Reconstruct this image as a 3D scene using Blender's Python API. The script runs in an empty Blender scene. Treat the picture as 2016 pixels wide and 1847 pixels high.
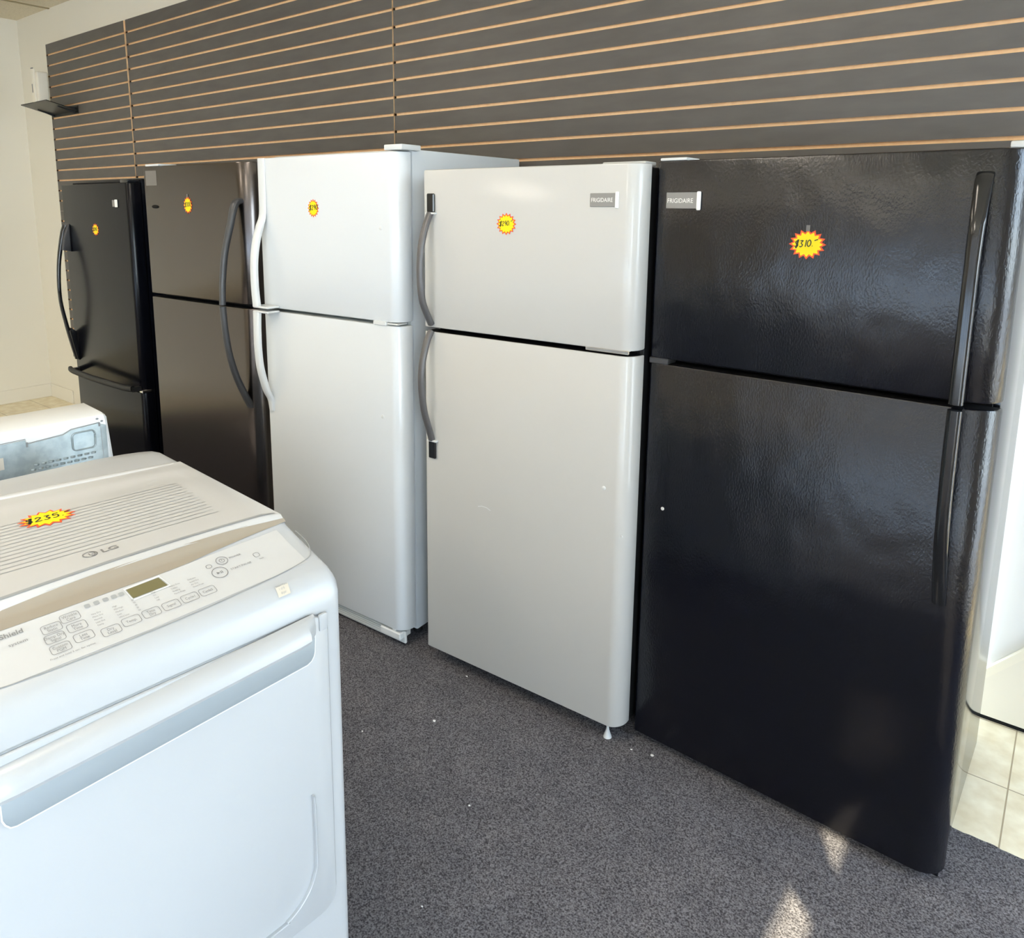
import bpy, bmesh, math, random
from mathutils import Vector, Matrix
random.seed(7)
S = bpy.context.scene
COL = S.collection
W_PX, H_PX = 2016, 1847

# ------------------------------------------------------------------ camera
F_PX, CX, CY = 1481.19, 943.41, 667.02
CAM = Vector((5.00053, -2.53929, 1.59475))
yaw, pitch, roll = -0.680584, -0.172694, 0.003959
fw = Vector((math.sin(yaw) * math.cos(pitch), math.cos(yaw) * math.cos(pitch), math.sin(pitch)))
rt = Vector((math.cos(yaw), -math.sin(yaw), 0)); up = rt.cross(fw)
c_, s_ = math.cos(roll), math.sin(roll)
rt, up = c_ * rt + s_ * up, -s_ * rt + c_ * up
cd = bpy.data.cameras.new('camera'); cam = bpy.data.objects.new('camera', cd); COL.objects.link(cam)
cam.matrix_world = Matrix(((rt.x, up.x, -fw.x, CAM.x), (rt.y, up.y, -fw.y, CAM.y), (rt.z, up.z, -fw.z, CAM.z), (0, 0, 0, 1)))
cd.sensor_fit = 'HORIZONTAL'; cd.sensor_width = 36; cd.lens = F_PX * 36 / W_PX
cd.shift_x = (W_PX / 2 - CX) / W_PX; cd.shift_y = (CY - H_PX / 2) / W_PX
cd.clip_start = 0.02
S.camera = cam

# ------------------------------------------------------------------ look, sky, sun
S.view_settings.view_transform = 'Standard'; S.view_settings.look = 'None'
S.view_settings.gamma = 1; S.view_settings.use_curve_mapping = False
S.view_settings.exposure = 1.0
wd = bpy.data.worlds.new('sky'); S.world = wd; wd.use_nodes = True
nt = wd.node_tree; nt.nodes.clear()
wo = nt.nodes.new('ShaderNodeOutputWorld'); bg = nt.nodes.new('ShaderNodeBackground')
tc = nt.nodes.new('ShaderNodeTexCoord'); sx = nt.nodes.new('ShaderNodeSeparateXYZ'); cr = nt.nodes.new('ShaderNodeValToRGB')
cr.color_ramp.elements[0].position = 0.0; cr.color_ramp.elements[0].color = (0.84, 0.93, 1.0, 1)
cr.color_ramp.elements[1].position = 0.7; cr.color_ramp.elements[1].color = (0.42, 0.62, 1.0, 1)
nt.links.new(tc.outputs['Generated'], sx.inputs[0]); nt.links.new(sx.outputs['Z'], cr.inputs[0])
nt.links.new(cr.outputs[0], bg.inputs[0]); nt.links.new(bg.outputs[0], wo.inputs[0])
bg.inputs[1].default_value = 7.5
SUN_FROM = Vector((1.0, -1.7, 1.183)).normalized()
sd = bpy.data.lights.new('sun', 'SUN'); sd.energy = 13.0; sd.color = (1.0, 0.86, 0.64); sd.angle = 0.004
so = bpy.data.objects.new('sun', sd); COL.objects.link(so)
so.rotation_euler = SUN_FROM.to_track_quat('Z', 'Y').to_euler(); so.location = (12, -4, 9)
XR, YF, ZC = 6.6, -6.2, 3.02       # storefront wall, front wall, ceiling
def portal(name, loc, rot, sx_, sy_):
    l = bpy.data.lights.new(name, 'AREA'); l.shape = 'RECTANGLE'; l.size = sx_; l.size_y = sy_
    l.cycles.is_portal = True
    o = bpy.data.objects.new(name, l); COL.objects.link(o); o.location = loc; o.rotation_euler = rot
portal('window_portal', (XR + 0.02, -4.575, 1.425), (0, math.radians(90), 0), 2.65, 2.85)
portal('window_portal', (XR + 0.02, -.65, 1.425), (0, math.radians(90), 0), 2.65, 1.0)
portal('window_portal', (4.325, YF - 0.02, 1.45), (math.radians(90), 0, 0), 4.25, 2.6)

# ------------------------------------------------------------------ materials
def mat(name, col, rough=0.5, metal=0.0, spec=0.5, coat=0.0, bump=None, var=None, emit=None, wave=None):
    """bump=(scale, strength, detail, stretch) ; var=(scale, col2, lo, hi, stretch)"""
    m = bpy.data.materials.new(name); m.use_nodes = True
    n = m.node_tree; b = n.nodes['Principled BSDF']
    b.inputs['Base Color'].default_value = (*col, 1); b.inputs['Roughness'].default_value = rough
    b.inputs['Metallic'].default_value = metal; b.inputs['Specular IOR Level'].default_value = spec
    b.inputs['Coat Weight'].default_value = coat; b.inputs['Coat Roughness'].default_value = 0.08
    def noise(scale, detail, stretch):
        t = n.nodes.new('ShaderNodeTexCoord'); mp = n.nodes.new('ShaderNodeMapping'); mp.inputs['Scale'].default_value = stretch
        ns = n.nodes.new('ShaderNodeTexNoise'); ns.inputs['Scale'].default_value = scale; ns.inputs['Detail'].default_value = detail
        n.links.new(t.outputs['Object'], mp.inputs[0]); n.links.new(mp.outputs[0], ns.inputs[0]); return ns
    if bump:
        ns = noise(bump[0], bump[2], bump[3]); bp = n.nodes.new('ShaderNodeBump')
        bp.inputs['Strength'].default_value = bump[1]; bp.inputs['Distance'].default_value = 0.002
        n.links.new(ns.outputs[0], bp.inputs['Height']); n.links.new(bp.outputs[0], b.inputs['Normal'])
        if wave:      # slow unevenness of pressed sheet metal
            nw = noise(wave[0], 2, (1, 1, .8)); bw = n.nodes.new('ShaderNodeBump')
            bw.inputs['Strength'].default_value = wave[1]; bw.inputs['Distance'].default_value = .02
            n.links.new(nw.outputs[0], bw.inputs['Height']); n.links.new(bw.outputs[0], bp.inputs['Normal'])
        if coat: n.links.new(bp.outputs[0], b.inputs['Coat Normal'])
    if var:
        ns = noise(var[0], 5, var[4]); r = n.nodes.new('ShaderNodeValToRGB')
        r.color_ramp.elements[0].position = var[2]; r.color_ramp.elements[0].color = (*col, 1)
        r.color_ramp.elements[1].position = var[3]; r.color_ramp.elements[1].color = (*var[1], 1)
        n.links.new(ns.outputs[0], r.inputs[0]); n.links.new(r.outputs[0], b.inputs['Base Color'])
    if emit:
        b.inputs['Emission Color'].default_value = (*emit[0], 1); b.inputs['Emission Strength'].default_value = emit[1]
    return m
U = (1, 1, 1)
M = dict(
    wall=mat('painted_wall', (0.83, 0.775, 0.655), 0.75, spec=0.25, bump=(60, .15, 4, U)),
    wall_bay=mat('bay_wall_paint', (0.78, 0.78, 0.77), 0.6, spec=0.3),
    trimw=mat('trim_paint', (0.86, 0.80, 0.66), 0.5),
    ceil=mat('ceiling_tile', (0.80, 0.72, 0.56), 0.9, spec=0.1, bump=(220, .5, 4, U), var=(90, (0.70, 0.62, 0.47), .45, .7, U)),
    grid=mat('ceiling_grid_metal', (0.35, 0.28, 0.15), 0.5),
    slat=mat('charcoal_laminate', (0.095, 0.084, 0.075), 0.42, spec=0.5, bump=(35, .08, 5, (1, 1, 3)), var=(6, (0.12, 0.108, 0.096), .35, .75, (1, 1, 4))),
    mdf=mat('raw_fibreboard', (0.95, 0.66, 0.38), 0.8, spec=0.1, var=(60, (0.90, 0.60, 0.33), .4, .7, U)),
    tile=None, carpet=None,
    black=mat('black_enamel', (0.003, 0.0035, 0.006), 0.16, spec=0.45, bump=(420, .10, 3, (1, 1, .6))),
    blacktex=mat('black_pebbled_enamel', (0.0015, 0.002, 0.0055), 0.20, spec=0.6, bump=(240, .34, 4, (1, 1, .5)), wave=(5, .55)),
    blackfar=mat('black_satin_enamel', (0.003, 0.0035, 0.006), 0.2, spec=0.2),
    blackside=mat('black_enamel_side', (0.006, 0.007, 0.010), 0.12, spec=0.6),
    blackgl=mat('black_glossy_plastic', (0.010, 0.011, 0.013), 0.13, spec=0.6),
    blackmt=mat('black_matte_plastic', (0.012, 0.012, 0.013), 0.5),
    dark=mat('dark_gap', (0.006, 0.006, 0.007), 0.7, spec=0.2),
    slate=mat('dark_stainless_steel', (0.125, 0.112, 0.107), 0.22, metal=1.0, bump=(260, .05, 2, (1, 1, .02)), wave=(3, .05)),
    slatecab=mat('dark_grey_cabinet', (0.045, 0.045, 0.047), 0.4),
    charcoal=mat('charcoal_handle_plastic', (0.055, 0.056, 0.06), 0.33),
    white=mat('white_enamel', (0.70, 0.725, 0.74), 0.33, spec=0.4, coat=0.5, bump=(350, .05, 3, U)),
    whitepl=mat('white_plastic', (0.70, 0.71, 0.70), 0.3),
    whitegsk=mat('white_vinyl_gasket', (0.50, 0.53, 0.52), 0.5),
    silver=mat('silver_mist_enamel', (0.57, 0.56, 0.53), 0.42, metal=0.0, spec=0.4, coat=0.6, bump=(500, .05, 3, U)),
    handle_gray=mat('graphite_handle', (0.13, 0.125, 0.125), 0.35, metal=0.3),
    chrome=mat('chrome', (0.8, 0.8, 0.8), 0.15, metal=1.0),
    badge=mat('brushed_nickel_badge', (0.30, 0.29, 0.275), 0.4, metal=0.4),
    badgel=mat('badge_lettering', (0.95, 0.94, 0.9), 0.4),
    yellow=mat('sticker_yellow', (0.95, 0.74, 0.0), 0.6),
    red=mat('sticker_red', (0.80, 0.10, 0.03), 0.6),
    ink=mat('marker_ink', (0.035, 0.04, 0.02), 0.6),
    print_=mat('grey_printing', (0.22, 0.22, 0.22), 0.5),
    print_l=mat('pale_grey_printing', (0.33, 0.34, 0.34), 0.5),
    drywhite=mat('dryer_white_enamel', (0.455, 0.47, 0.48), 0.28, spec=0.5),
    dryplastic=mat('dryer_top_plastic', (0.555, 0.56, 0.555), 0.25, spec=0.5),
    groove=mat('parting_line', (0.30, 0.31, 0.31), 0.6),
    bronze=mat('smoked_translucent_strip', (0.33, 0.285, 0.225), 0.12, spec=0.6),
    lcd=mat('unlit_olive_display', (0.17, 0.15, 0.07), 0.15),
    plate=mat('silver_grey_handle_plate', (0.38, 0.43, 0.46), 0.42, metal=0.3),
    galv=mat('galvanised_sheet', (0.36, 0.41, 0.42), 0.42, metal=0.5, var=(40, (0.29, 0.34, 0.35), .4, .62, U)),
    tape=mat('clear_tape', (0.16, 0.145, 0.13), 0.3),
    paper=mat('paper_label', (0.60, 0.55, 0.46), 0.7),
    lint=mat('white_lint', (0.85, 0.85, 0.82), 0.8),
    glassdark=mat('smoked_shelf_acrylic', (0.006, 0.007, 0.006), 0.35, spec=0.6),
    asphalt=mat('sunlit_pavement', (0.60, 0.56, 0.50), 0.9),
    brick=mat('brown_stucco', (0.26, 0.21, 0.17), 0.9),
    sun_blocker=mat('sun_blocker_board', (0.55, 0.53, 0.5), 0.8),
    alu=mat('bronze_window_frame', (0.10, 0.09, 0.08), 0.4, metal=0.5),
)
def tile_mat():
    m = bpy.data.materials.new('cream_stone_tile'); m.use_nodes = True; n = m.node_tree; b = n.nodes['Principled BSDF']
    t = n.nodes.new('ShaderNodeTexCoord'); mp = n.nodes.new('ShaderNodeMapping')
    mp.inputs['Location'].default_value = (-4.985 + 0.305 * 20, 0.165 + .305 * 20, 0)
    br = n.nodes.new('ShaderNodeTexBrick'); br.offset = 0; br.inputs['Scale'].default_value = 1
    br.inputs['Brick Width'].default_value = .305; br.inputs['Row Height'].default_value = .305
    br.inputs['Mortar Size'].default_value = .0022; br.inputs['Mortar Smooth'].default_value = .3
    ns = n.nodes.new('ShaderNodeTexNoise'); ns.inputs['Scale'].default_value = 16; ns.inputs['Detail'].default_value = 8
    r = n.nodes.new('ShaderNodeValToRGB'); r.color_ramp.elements[0].position = .35; r.color_ramp.elements[0].color = (.80, .69, .47, 1)
    r.color_ramp.elements[1].position = .68; r.color_ramp.elements[1].color = (.95, .87, .66, 1)
    n.links.new(t.outputs['Object'], mp.inputs[0]); n.links.new(mp.outputs[0], br.inputs[0]); n.links.new(t.outputs['Object'], ns.inputs[0])
    n.links.new(ns.outputs[0], r.inputs[0]); n.links.new(r.outputs[0], br.inputs['Color1']); n.links.new(r.outputs[0], br.inputs['Color2'])
    br.inputs['Mortar'].default_value = (.42, .33, .20, 1)
    n.links.new(br.outputs[0], b.inputs['Base Color']); b.inputs['Roughness'].default_value = .45
    return m
def carpet_mat():
    m = bpy.data.materials.new('charcoal_carpet'); m.use_nodes = True; n = m.node_tree; b = n.nodes['Principled BSDF']
    t = n.nodes.new('ShaderNodeTexCoord')
    def ns(s, d):
        x = n.nodes.new('ShaderNodeTexNoise'); x.inputs['Scale'].default_value = s; x.inputs['Detail'].default_value = d
        n.links.new(t.outputs['Object'], x.inputs[0]); return x
    a, c = ns(260, 4), ns(9, 7)
    r = n.nodes.new('ShaderNodeValToRGB'); r.color_ramp.elements[0].position = .36; r.color_ramp.elements[0].color = (.052, .048, .052, 1)
    r.color_ramp.elements[1].position = .68; r.color_ramp.elements[1].color = (.25, .24, .25, 1)
    r2 = n.nodes.new('ShaderNodeValToRGB'); r2.color_ramp.elements[0].position = .4; r2.color_ramp.elements[0].color = (.90, .90, .91, 1)
    r2.color_ramp.elements[1].position = .75; r2.color_ramp.elements[1].color = (1.10, 1.09, 1.08, 1)
    mx = n.nodes.new('ShaderNodeMix'); mx.data_type = 'RGBA'; mx.blend_type = 'MULTIPLY'; mx.inputs[0].default_value = 1
    n.links.new(a.outputs[0], r.inputs[0]); n.links.new(c.outputs[0], r2.inputs[0])
    n.links.new(r.outputs[0], mx.inputs[6]); n.links.new(r2.outputs[0], mx.inputs[7]); n.links.new(mx.outputs[2], b.inputs['Base Color'])
    b.inputs['Roughness'].default_value = .95; b.inputs['Specular IOR Level'].default_value = .1
    bp = n.nodes.new('ShaderNodeBump'); bp.inputs['Strength'].default_value = .8; bp.inputs['Distance'].default_value = .003
    n.links.new(a.outputs[0], bp.inputs['Height']); n.links.new(bp.outputs[0], b.inputs['Normal'])
    return m
M['tile'] = tile_mat(); M['carpet'] = carpet_mat()
def pane_mat():
    m = bpy.data.materials.new('window_glass'); m.use_nodes = True; n = m.node_tree; n.nodes.clear()
    o = n.nodes.new('ShaderNodeOutputMaterial'); a = n.nodes.new('ShaderNodeBsdfTransparent'); g = n.nodes.new('ShaderNodeBsdfGlossy')
    g.inputs['Roughness'].default_value = 0.02; mx = n.nodes.new('ShaderNodeMixShader'); mx.inputs[0].default_value = .06
    a.inputs[0].default_value = (.95, .97, .96, 1)
    n.links.new(a.outputs[0], mx.inputs[1]); n.links.new(g.outputs[0], mx.inputs[2]); n.links.new(mx.outputs[0], o.inputs[0]); return m
M['pane'] = pane_mat()
M['fill_lamp'] = mat('fill_lamp_diffuser', (.9, .9, .85), .5, emit=((1.0, 0.88, 0.72), 6.0))

# ------------------------------------------------------------------ mesh helpers
def link(name, bm, mats, parent=None, smooth=True, angle=35):
    bmesh.ops.recalc_face_normals(bm, faces=bm.faces)
    me = bpy.data.meshes.new(name); bm.to_mesh(me); bm.free()
    for m in (mats if isinstance(mats, (list, tuple)) else [mats]): me.materials.append(m)
    if smooth:
        for p in me.polygons: p.use_smooth = True
        me.set_sharp_from_angle(angle=math.radians(angle))
    o = bpy.data.objects.new(name, me); COL.objects.link(o)
    if parent: o.parent = parent
    return o
def tag(o, label=None, cat=None, group=None, kind=None):
    if label: o['label'] = label
    if cat: o['category'] = cat
    if group: o['group'] = group
    if kind: o['kind'] = kind
    return o
def empty(name, loc, rz=0):
    o = bpy.data.objects.new(name, None); COL.objects.link(o); o.location = loc; o.rotation_euler = (0, 0, rz)
    o.empty_display_size = .1
    return o
def box(bm, x0, x1, y0, y1, z0, z1, bev=0.0, seg=2, mi=0):
    vs = [bm.verts.new((x, y, z)) for z in (z0, z1) for y in (y0, y1) for x in (x0, x1)]
    fs = [bm.faces.new([vs[i] for i in f]) for f in ((0, 2, 3, 1), (4, 5, 7, 6), (0, 1, 5, 4), (2, 6, 7, 3), (1, 3, 7, 5), (0, 4, 6, 2))]
    for f in fs: f.material_index = mi
    if bev:
        es = {e for f in fs for e in f.edges}
        r = bmesh.ops.bevel(bm, geom=list(es), offset=bev, segments=seg, affect='EDGES', profile=.6)
        for f in r['faces']: f.material_index = mi
def prism(bm, prof, z0, z1, ch=0.0, mi=0, axis='z', cap=None):
    """closed outline in xy, extruded z0..z1 with a small chamfer at both ends"""
    n = len(prof)
    A = sum(prof[i][0] * prof[(i + 1) % n][1] - prof[(i + 1) % n][0] * prof[i][1] for i in range(n))
    sg = 1 if A > 0 else -1
    def inset(d):
        out = []
        for i in range(n):
            p, a, b = Vector(prof[i]), Vector(prof[i - 1]), Vector(prof[(i + 1) % n])
            e1, e2 = (p - a).normalized(), (b - p).normalized()
            n1, n2 = Vector((-e1.y, e1.x)) * sg, Vector((-e2.y, e2.x)) * sg
            m = (n1 + n2); m = m / max(m.length_squared / 2, .5)
            out.append(p + m * d)
        return out
    rings = [(z0, ch), (z0 + ch * .3, ch * .3), (z0 + ch, 0), (z1 - ch, 0), (z1 - ch * .3, ch * .3), (z1, ch)] if ch else [(z0, 0), (z1, 0)]
    R = []
    for z, d in rings:
        pts = inset(d) if d else [Vector(p) for p in prof]
        if axis == 'z': R.append([bm.verts.new((p.x, p.y, z)) for p in pts])
        elif axis == 'x': R.append([bm.verts.new((z, p.x, p.y)) for p in pts])
        else: R.append([bm.verts.new((p.x, z, p.y)) for p in pts])
    for a, b in zip(R, R[1:]):
        for i in range(n):
            f = bm.faces.new((a[i], a[(i + 1) % n], b[(i + 1) % n], b[i])); f.material_index = mi
    f = bm.faces.new(R[0][::-1]); f.material_index = mi if cap is None else cap
    f = bm.faces.new(R[-1]); f.material_index = mi if cap is None else cap
def arc(cx, cy, rx, ry, a0, a1, n=8):
    return [(cx + rx * math.cos(math.radians(a0 + (a1 - a0) * i / n)), cy + ry * math.sin(math.radians(a0 + (a1 - a0) * i / n))) for i in range(n + 1)]
def rrect(x0, x1, y0, y1, r, n=5):
    return arc(x1 - r, y1 - r, r, r, 0, 90, n) + arc(x0 + r, y1 - r, r, r, 90, 180, n) + arc(x0 + r, y0 + r, r, r, 180, 270, n) + arc(x1 - r, y0 + r, r, r, 270, 360, n)
def spline(P, sub=6):
    P = [Vector(p) for p in P]; out = []
    for i in range(len(P) - 1):
        a, b, c, d = P[max(i - 1, 0)], P[i], P[i + 1], P[min(i + 2, len(P) - 1)]
        for k in range(sub):
            t = k / sub
            out.append(0.5 * ((2 * b) + (c - a) * t + (2 * a - 5 * b + 4 * c - d) * t * t + (3 * b - a - 3 * c + d) * t ** 3))
    out.append(P[-1]); return out
def sweep(bm, P, hw, hd, side=Vector((1, 0, 0)), n=14, sq=2.6, mi=0):
    """rounded bar along points P; half width hw along `side`, half depth hd; both may be lists"""
    P = [Vector(p) for p in P]; R = []
    N = len(P)
    W_ = hw if isinstance(hw, (list, tuple)) else [hw]; D_ = hd if isinstance(hd, (list, tuple)) else [hd]
    def at(L, i):
        t = i / (N - 1) * (len(L) - 1); k = min(int(t), len(L) - 2) if len(L) > 1 else 0
        return L[0] if len(L) == 1 else L[k] + (L[k + 1] - L[k]) * (t - k)
    for i, p in enumerate(P):
        t = (P[min(i + 1, N - 1)] - P[max(i - 1, 0)]).normalized()
        s = (side - t * side.dot(t)).normalized(); d = t.cross(s)
        r = []
        for k in range(n):
            a = 2 * math.pi * k / n; ca, sa = math.cos(a), math.sin(a)
            x = math.copysign(abs(ca) ** (2 / sq), ca); y = math.copysign(abs(sa) ** (2 / sq), sa)
            r.append(bm.verts.new(p + s * x * at(W_, i) + d * y * at(D_, i)))
        R.append(r)
    for a, b in zip(R, R[1:]):
        for k in range(n):
            f = bm.faces.new((a[k], a[(k + 1) % n], b[(k + 1) % n], b[k])); f.material_index = mi
    for r in (R[0][::-1], R[-1]):
        f = bm.faces.new(r); f.material_index = mi
def lathe(bm, prof, cx, cy, n=16, mi=0):
    R = [[bm.verts.new((cx + r * math.cos(2 * math.pi * k / n), cy + r * math.sin(2 * math.pi * k / n), z)) for k in range(n)] for r, z in prof]
    for a, b in zip(R, R[1:]):
        for k in range(n): bm.faces.new((a[k], a[(k + 1) % n], b[(k + 1) % n], b[k])).material_index = mi
    bm.faces.new(R[0][::-1]); bm.faces.new(R[-1])
def ribbon(bm, pts, wd_, mapf, mi=0, closed=False):
    """flat line of width wd_ through 2D points, each mapped to 3D by mapf"""
    pts = [Vector(p) for p in pts]
    if closed: pts = pts + [pts[0]]
    L = []
    n = len(pts)
    for i, p in enumerate(pts):
        if closed: a, b = pts[(i - 1) % (n - 1)], pts[(i + 1) % (n - 1)]
        else: a, b = pts[max(i - 1, 0)], pts[min(i + 1, n - 1)]
        t = (b - a).normalized() if (b - a).length > 1e-9 else Vector((1, 0)); nn = Vector((-t.y, t.x)) * wd_ / 2
        L.append((bm.verts.new(mapf(*(p + nn))), bm.verts.new(mapf(*(p - nn)))))
    for (a, b), (c, d) in zip(L, L[1:]):
        bm.faces.new((a, b, d, c)).material_index = mi
_tc = {}
def text_into(bm, s, size, x, y, mapf, align='LEFT', rot=0.0, bold=0.0, mi=0, sx=1.0):
    """type set flat in 2D at (x, y), then mapped to 3D"""
    key = (s, size, bold)
    if key not in _tc:
        cu = bpy.data.curves.new('type', 'FONT'); cu.body = s; cu.size = size; cu.offset = bold; cu.resolution_u = 3
        ob = bpy.data.objects.new('type', cu); COL.objects.link(ob)
        bpy.context.view_layer.update()
        me = bpy.data.meshes.new_from_object(ob.evaluated_get(bpy.context.evaluated_depsgraph_get()))
        _tc[key] = ([v.co.copy() for v in me.vertices], [list(p.vertices) for p in me.polygons])
        bpy.data.objects.remove(ob); bpy.data.meshes.remove(me); bpy.data.curves.remove(cu)
    V, Fs = _tc[key]
    if not V: return
    w = max(v.x for v in V); dx = 0 if align == 'LEFT' else (-w / 2 if align == 'CENTER' else -w)
    c, s2 = math.cos(rot), math.sin(rot); vs = []
    for v in V:
        a, b = (v.x + dx) * sx, v.y
        vs.append(bm.verts.new(mapf(x + a * c - b * s2, y + a * s2 + b * c)))
    for f in Fs:
        try: bm.faces.new([vs[i] for i in f]).material_index = mi
        except ValueError: pass

# hand-drawn figures, unit box 0..0.6 x 0..1
GL = {
    '$': [[(.52, .82), (.38, .95), (.12, .82), (.18, .58), (.42, .46), (.48, .2), (.25, .05), (.05, .2)], [(.38, 1.12), (.22, -.15)], [(.50, 1.12), (.32, -.15)]],
    '0': [[(.3, 1), (.08, .75), (.06, .3), (.28, .02), (.5, .25), (.52, .7), (.3, 1)]],
    '1': [[(.3, 1), (.26, 0)]],
    '2': [[(.08, .75), (.28, .98), (.5, .78), (.3, .4), (.06, .04), (.56, .06)]],
    '3': [[(.1, .92), (.5, .92), (.26, .58), (.5, .3), (.3, .02), (.06, .12)]],
    '4': [[(.12, 1), (.08, .5), (.52, .5)], [(.42, .9), (.38, 0)]],
    '5': [[(.52, .98), (.16, .96), (.12, .6), (.42, .58), (.48, .2), (.25, .02), (.05, .12)]],
    '9': [[(.5, .85), (.25, .98), (.1, .72), (.3, .5), (.5, .75), (.44, .02)]],
    '.': [[(.1, .1), (.16, .04)]], '-': [[(.02, .85), (.5, .98)]],
}
def handwrite(bm, s, h, x, y, mapf, wd_, slant=.1, step=.66):
    for ch in s:
        if ch in GL:
            for st in GL[ch]:
                pts = [(x + (a + slant * b) * h, y + b * h) for a, b in st]
                sp = spline([(a, b, 0) for a, b in pts], 3)
                ribbon(bm, [(p.x, p.y) for p in sp], wd_, mapf)
        x += h * (.3 if ch in '.' else .45 if ch == '1' else step)

# ------------------------------------------------------------------ room
def quad(name, pts, m, kind='structure'):
    bm = bmesh.new(); bm.faces.new([bm.verts.new(p) for p in pts]); o = link(name, bm, m, smooth=False); o['kind'] = kind; return o
XL, YB, XE, YR = -1.755, 0.021, 4.875, 0.150
bm = bmesh.new(); box(bm, XL - .1, XR + .1, YF - .1, YR + .1, -.12, 0.0); link('floor', bm, M['tile'], smooth=False)['kind'] = 'structure'
bm = bmesh.new(); box(bm, XL - .1, XE, YB, YB + .12, 0, ZC + .1); link('wall_back', bm, M['wall'], smooth=False)['kind'] = 'structure'
bm = bmesh.new(); box(bm, XE + .001, XR + .1, YR, YR + .1, 0, ZC + .1); link('wall_back_bay', bm, M['wall_bay'], smooth=False)['kind'] = 'structure'
bm = bmesh.new(); box(bm, XL - .1, XL, YF - .1, YB, 0, ZC + .1); link('wall_left', bm, M['wall'], smooth=False)['kind'] = 'structure'
# ceiling: boards with a dark grid between the tiles
bm = bmesh.new(); box(bm, XL - .1, XR + .1, YF - .1, YR + .1, ZC + .006, ZC + .12)
xs = [-1.155 + .61 * k for k in range(0, 13)]; ys = [-.305 - .61 * k for k in range(0, 10)]
for x in xs: box(bm, x - .010, x + .010, YF, YB, ZC, ZC + .008, mi=1)
for y in ys: box(bm, XL, XR, y - .010, y + .010, ZC + .001, ZC + .007, mi=1)
link('ceiling', bm, [M['ceil'], M['grid']], smooth=False)['kind'] = 'structure'
def wall_with_opening(name, axis, pos, th, a0, a1, o0, o1, z0, z1):
    bm = bmesh.new()
    def b(u0, u1, w0, w1):
        if axis == 'x': box(bm, pos, pos + th, u0, u1, w0, w1)
        else: box(bm, u0, u1, pos - th, pos, w0, w1)
    b(a0, o0, 0, ZC + .1); b(o1, a1, 0, ZC + .1); b(o0, o1, 0, z0); b(o0, o1, z1, ZC + .1)
    link(name, bm, M['wall'], smooth=False)['kind'] = 'structure'
WY0, WY1, WZ0, WZ1 = -6.0, -3.15, .1, 2.75
DY0, DY1 = -1.15, -.15
bm = bmesh.new()
box(bm, XR, XR + .1, YF - .1, WY0, 0, ZC + .1); box(bm, XR, XR + .1, WY1, DY0, 0, ZC + .1); box(bm, XR, XR + .1, DY1, YR, 0, ZC + .1)
for u0, u1 in ((WY0, WY1), (DY0, DY1)): box(bm, XR, XR + .1, u0, u1, 0, WZ0); box(bm, XR, XR + .1, u0, u1, WZ1, ZC + .1)
link('wall_right', bm, M['wall'], smooth=False)['kind'] = 'structure'
wall_with_opening('wall_front', 'y', YF, .1, XL - .1, XR, 2.2, 6.45, .15, 2.75)
def window(name, axis, pos, a0, a1, z0, z1, n):
    r = empty(name, (0, 0, 0)); r['kind'] = 'structure'
    bm = bmesh.new()
    def b(bm, u0, u1, w0, w1, t0=.0, t1=.05):
        if axis == 'x': box(bm, pos + .02 + t0, pos + .02 + t1, u0, u1, w0, w1)
        else: box(bm, u0, u1, pos - .02 - t1, pos - .02 - t0, w0, w1)
    for k in range(n + 1):
        u = a0 + (a1 - a0 - .05) * k / n; b(bm, u, u + .05, z0, z1)
    b(bm, a0, a1, z0, z0 + .05); b(bm, a0, a1, z1 - .05, z1)
    link('window_frame', bm, M['alu'], r, smooth=False)
    bm = bmesh.new(); b(bm, a0 + .01, a1 - .01, z0 + .01, z1 - .01, .02, .03); link('window_pane', bm, M['pane'], r, smooth=False)
window('window_1', 'x', XR, WY0, WY1, WZ0, WZ1, 1)
window('added_window', 'x', XR, DY0, DY1, WZ0, WZ1, 1)  # unseen opening added to brighten the tiles and the bay wall
window('window_2', 'y', YF, 2.2, 6.45, .15, 2.75, 2)
# outdoors
quad('pavement', [(-20, -30, -.13), (40, -30, -.13), (40, 20, -.13), (-20, 20, -.13)], M['asphalt'])
# the shops across the street, in shade
bm = bmesh.new(); box(bm, -18, 22, -30, -23, -.13, 9.5); link('building', bm, M['brick'], smooth=False); bpy.data.objects['building']['kind'] = 'structure'
# canopy added out of view to block the sun, holes shaped as sun patches
bm = bmesh.new()
off = Vector((SUN_FROM.x, SUN_FROM.y)) * (3.35 / SUN_FROM.z)
def slab(pts):
    prism(bm, pts, 3.348, 3.352)
def P_(x, y): return (x + off.x, y + off.y)
ox, oy = off
CX0, CX1, CY0, CY1 = XR + .1, XR + 1.45, YF - 1.5, 3.0
slab([(CX0, CY0), P_(4.56, 0)[:1] + (CY0,), P_(4.56, 0)[:1] + (CY1,), (CX0, CY1)])
slab([P_(4.72, 0)[:1] + (CY0,), (CX1, CY0), (CX1, CY1), P_(4.72, 0)[:1] + (CY1,)])
slab([P_(4.56, -.64), P_(4.72, -.64), (4.72 + ox, CY1), (4.56 + ox, CY1)])
slab([(4.56 + ox, CY0), (4.72 + ox, CY0), P_(4.72, -1.2), P_(4.56, -1.2)])
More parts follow.
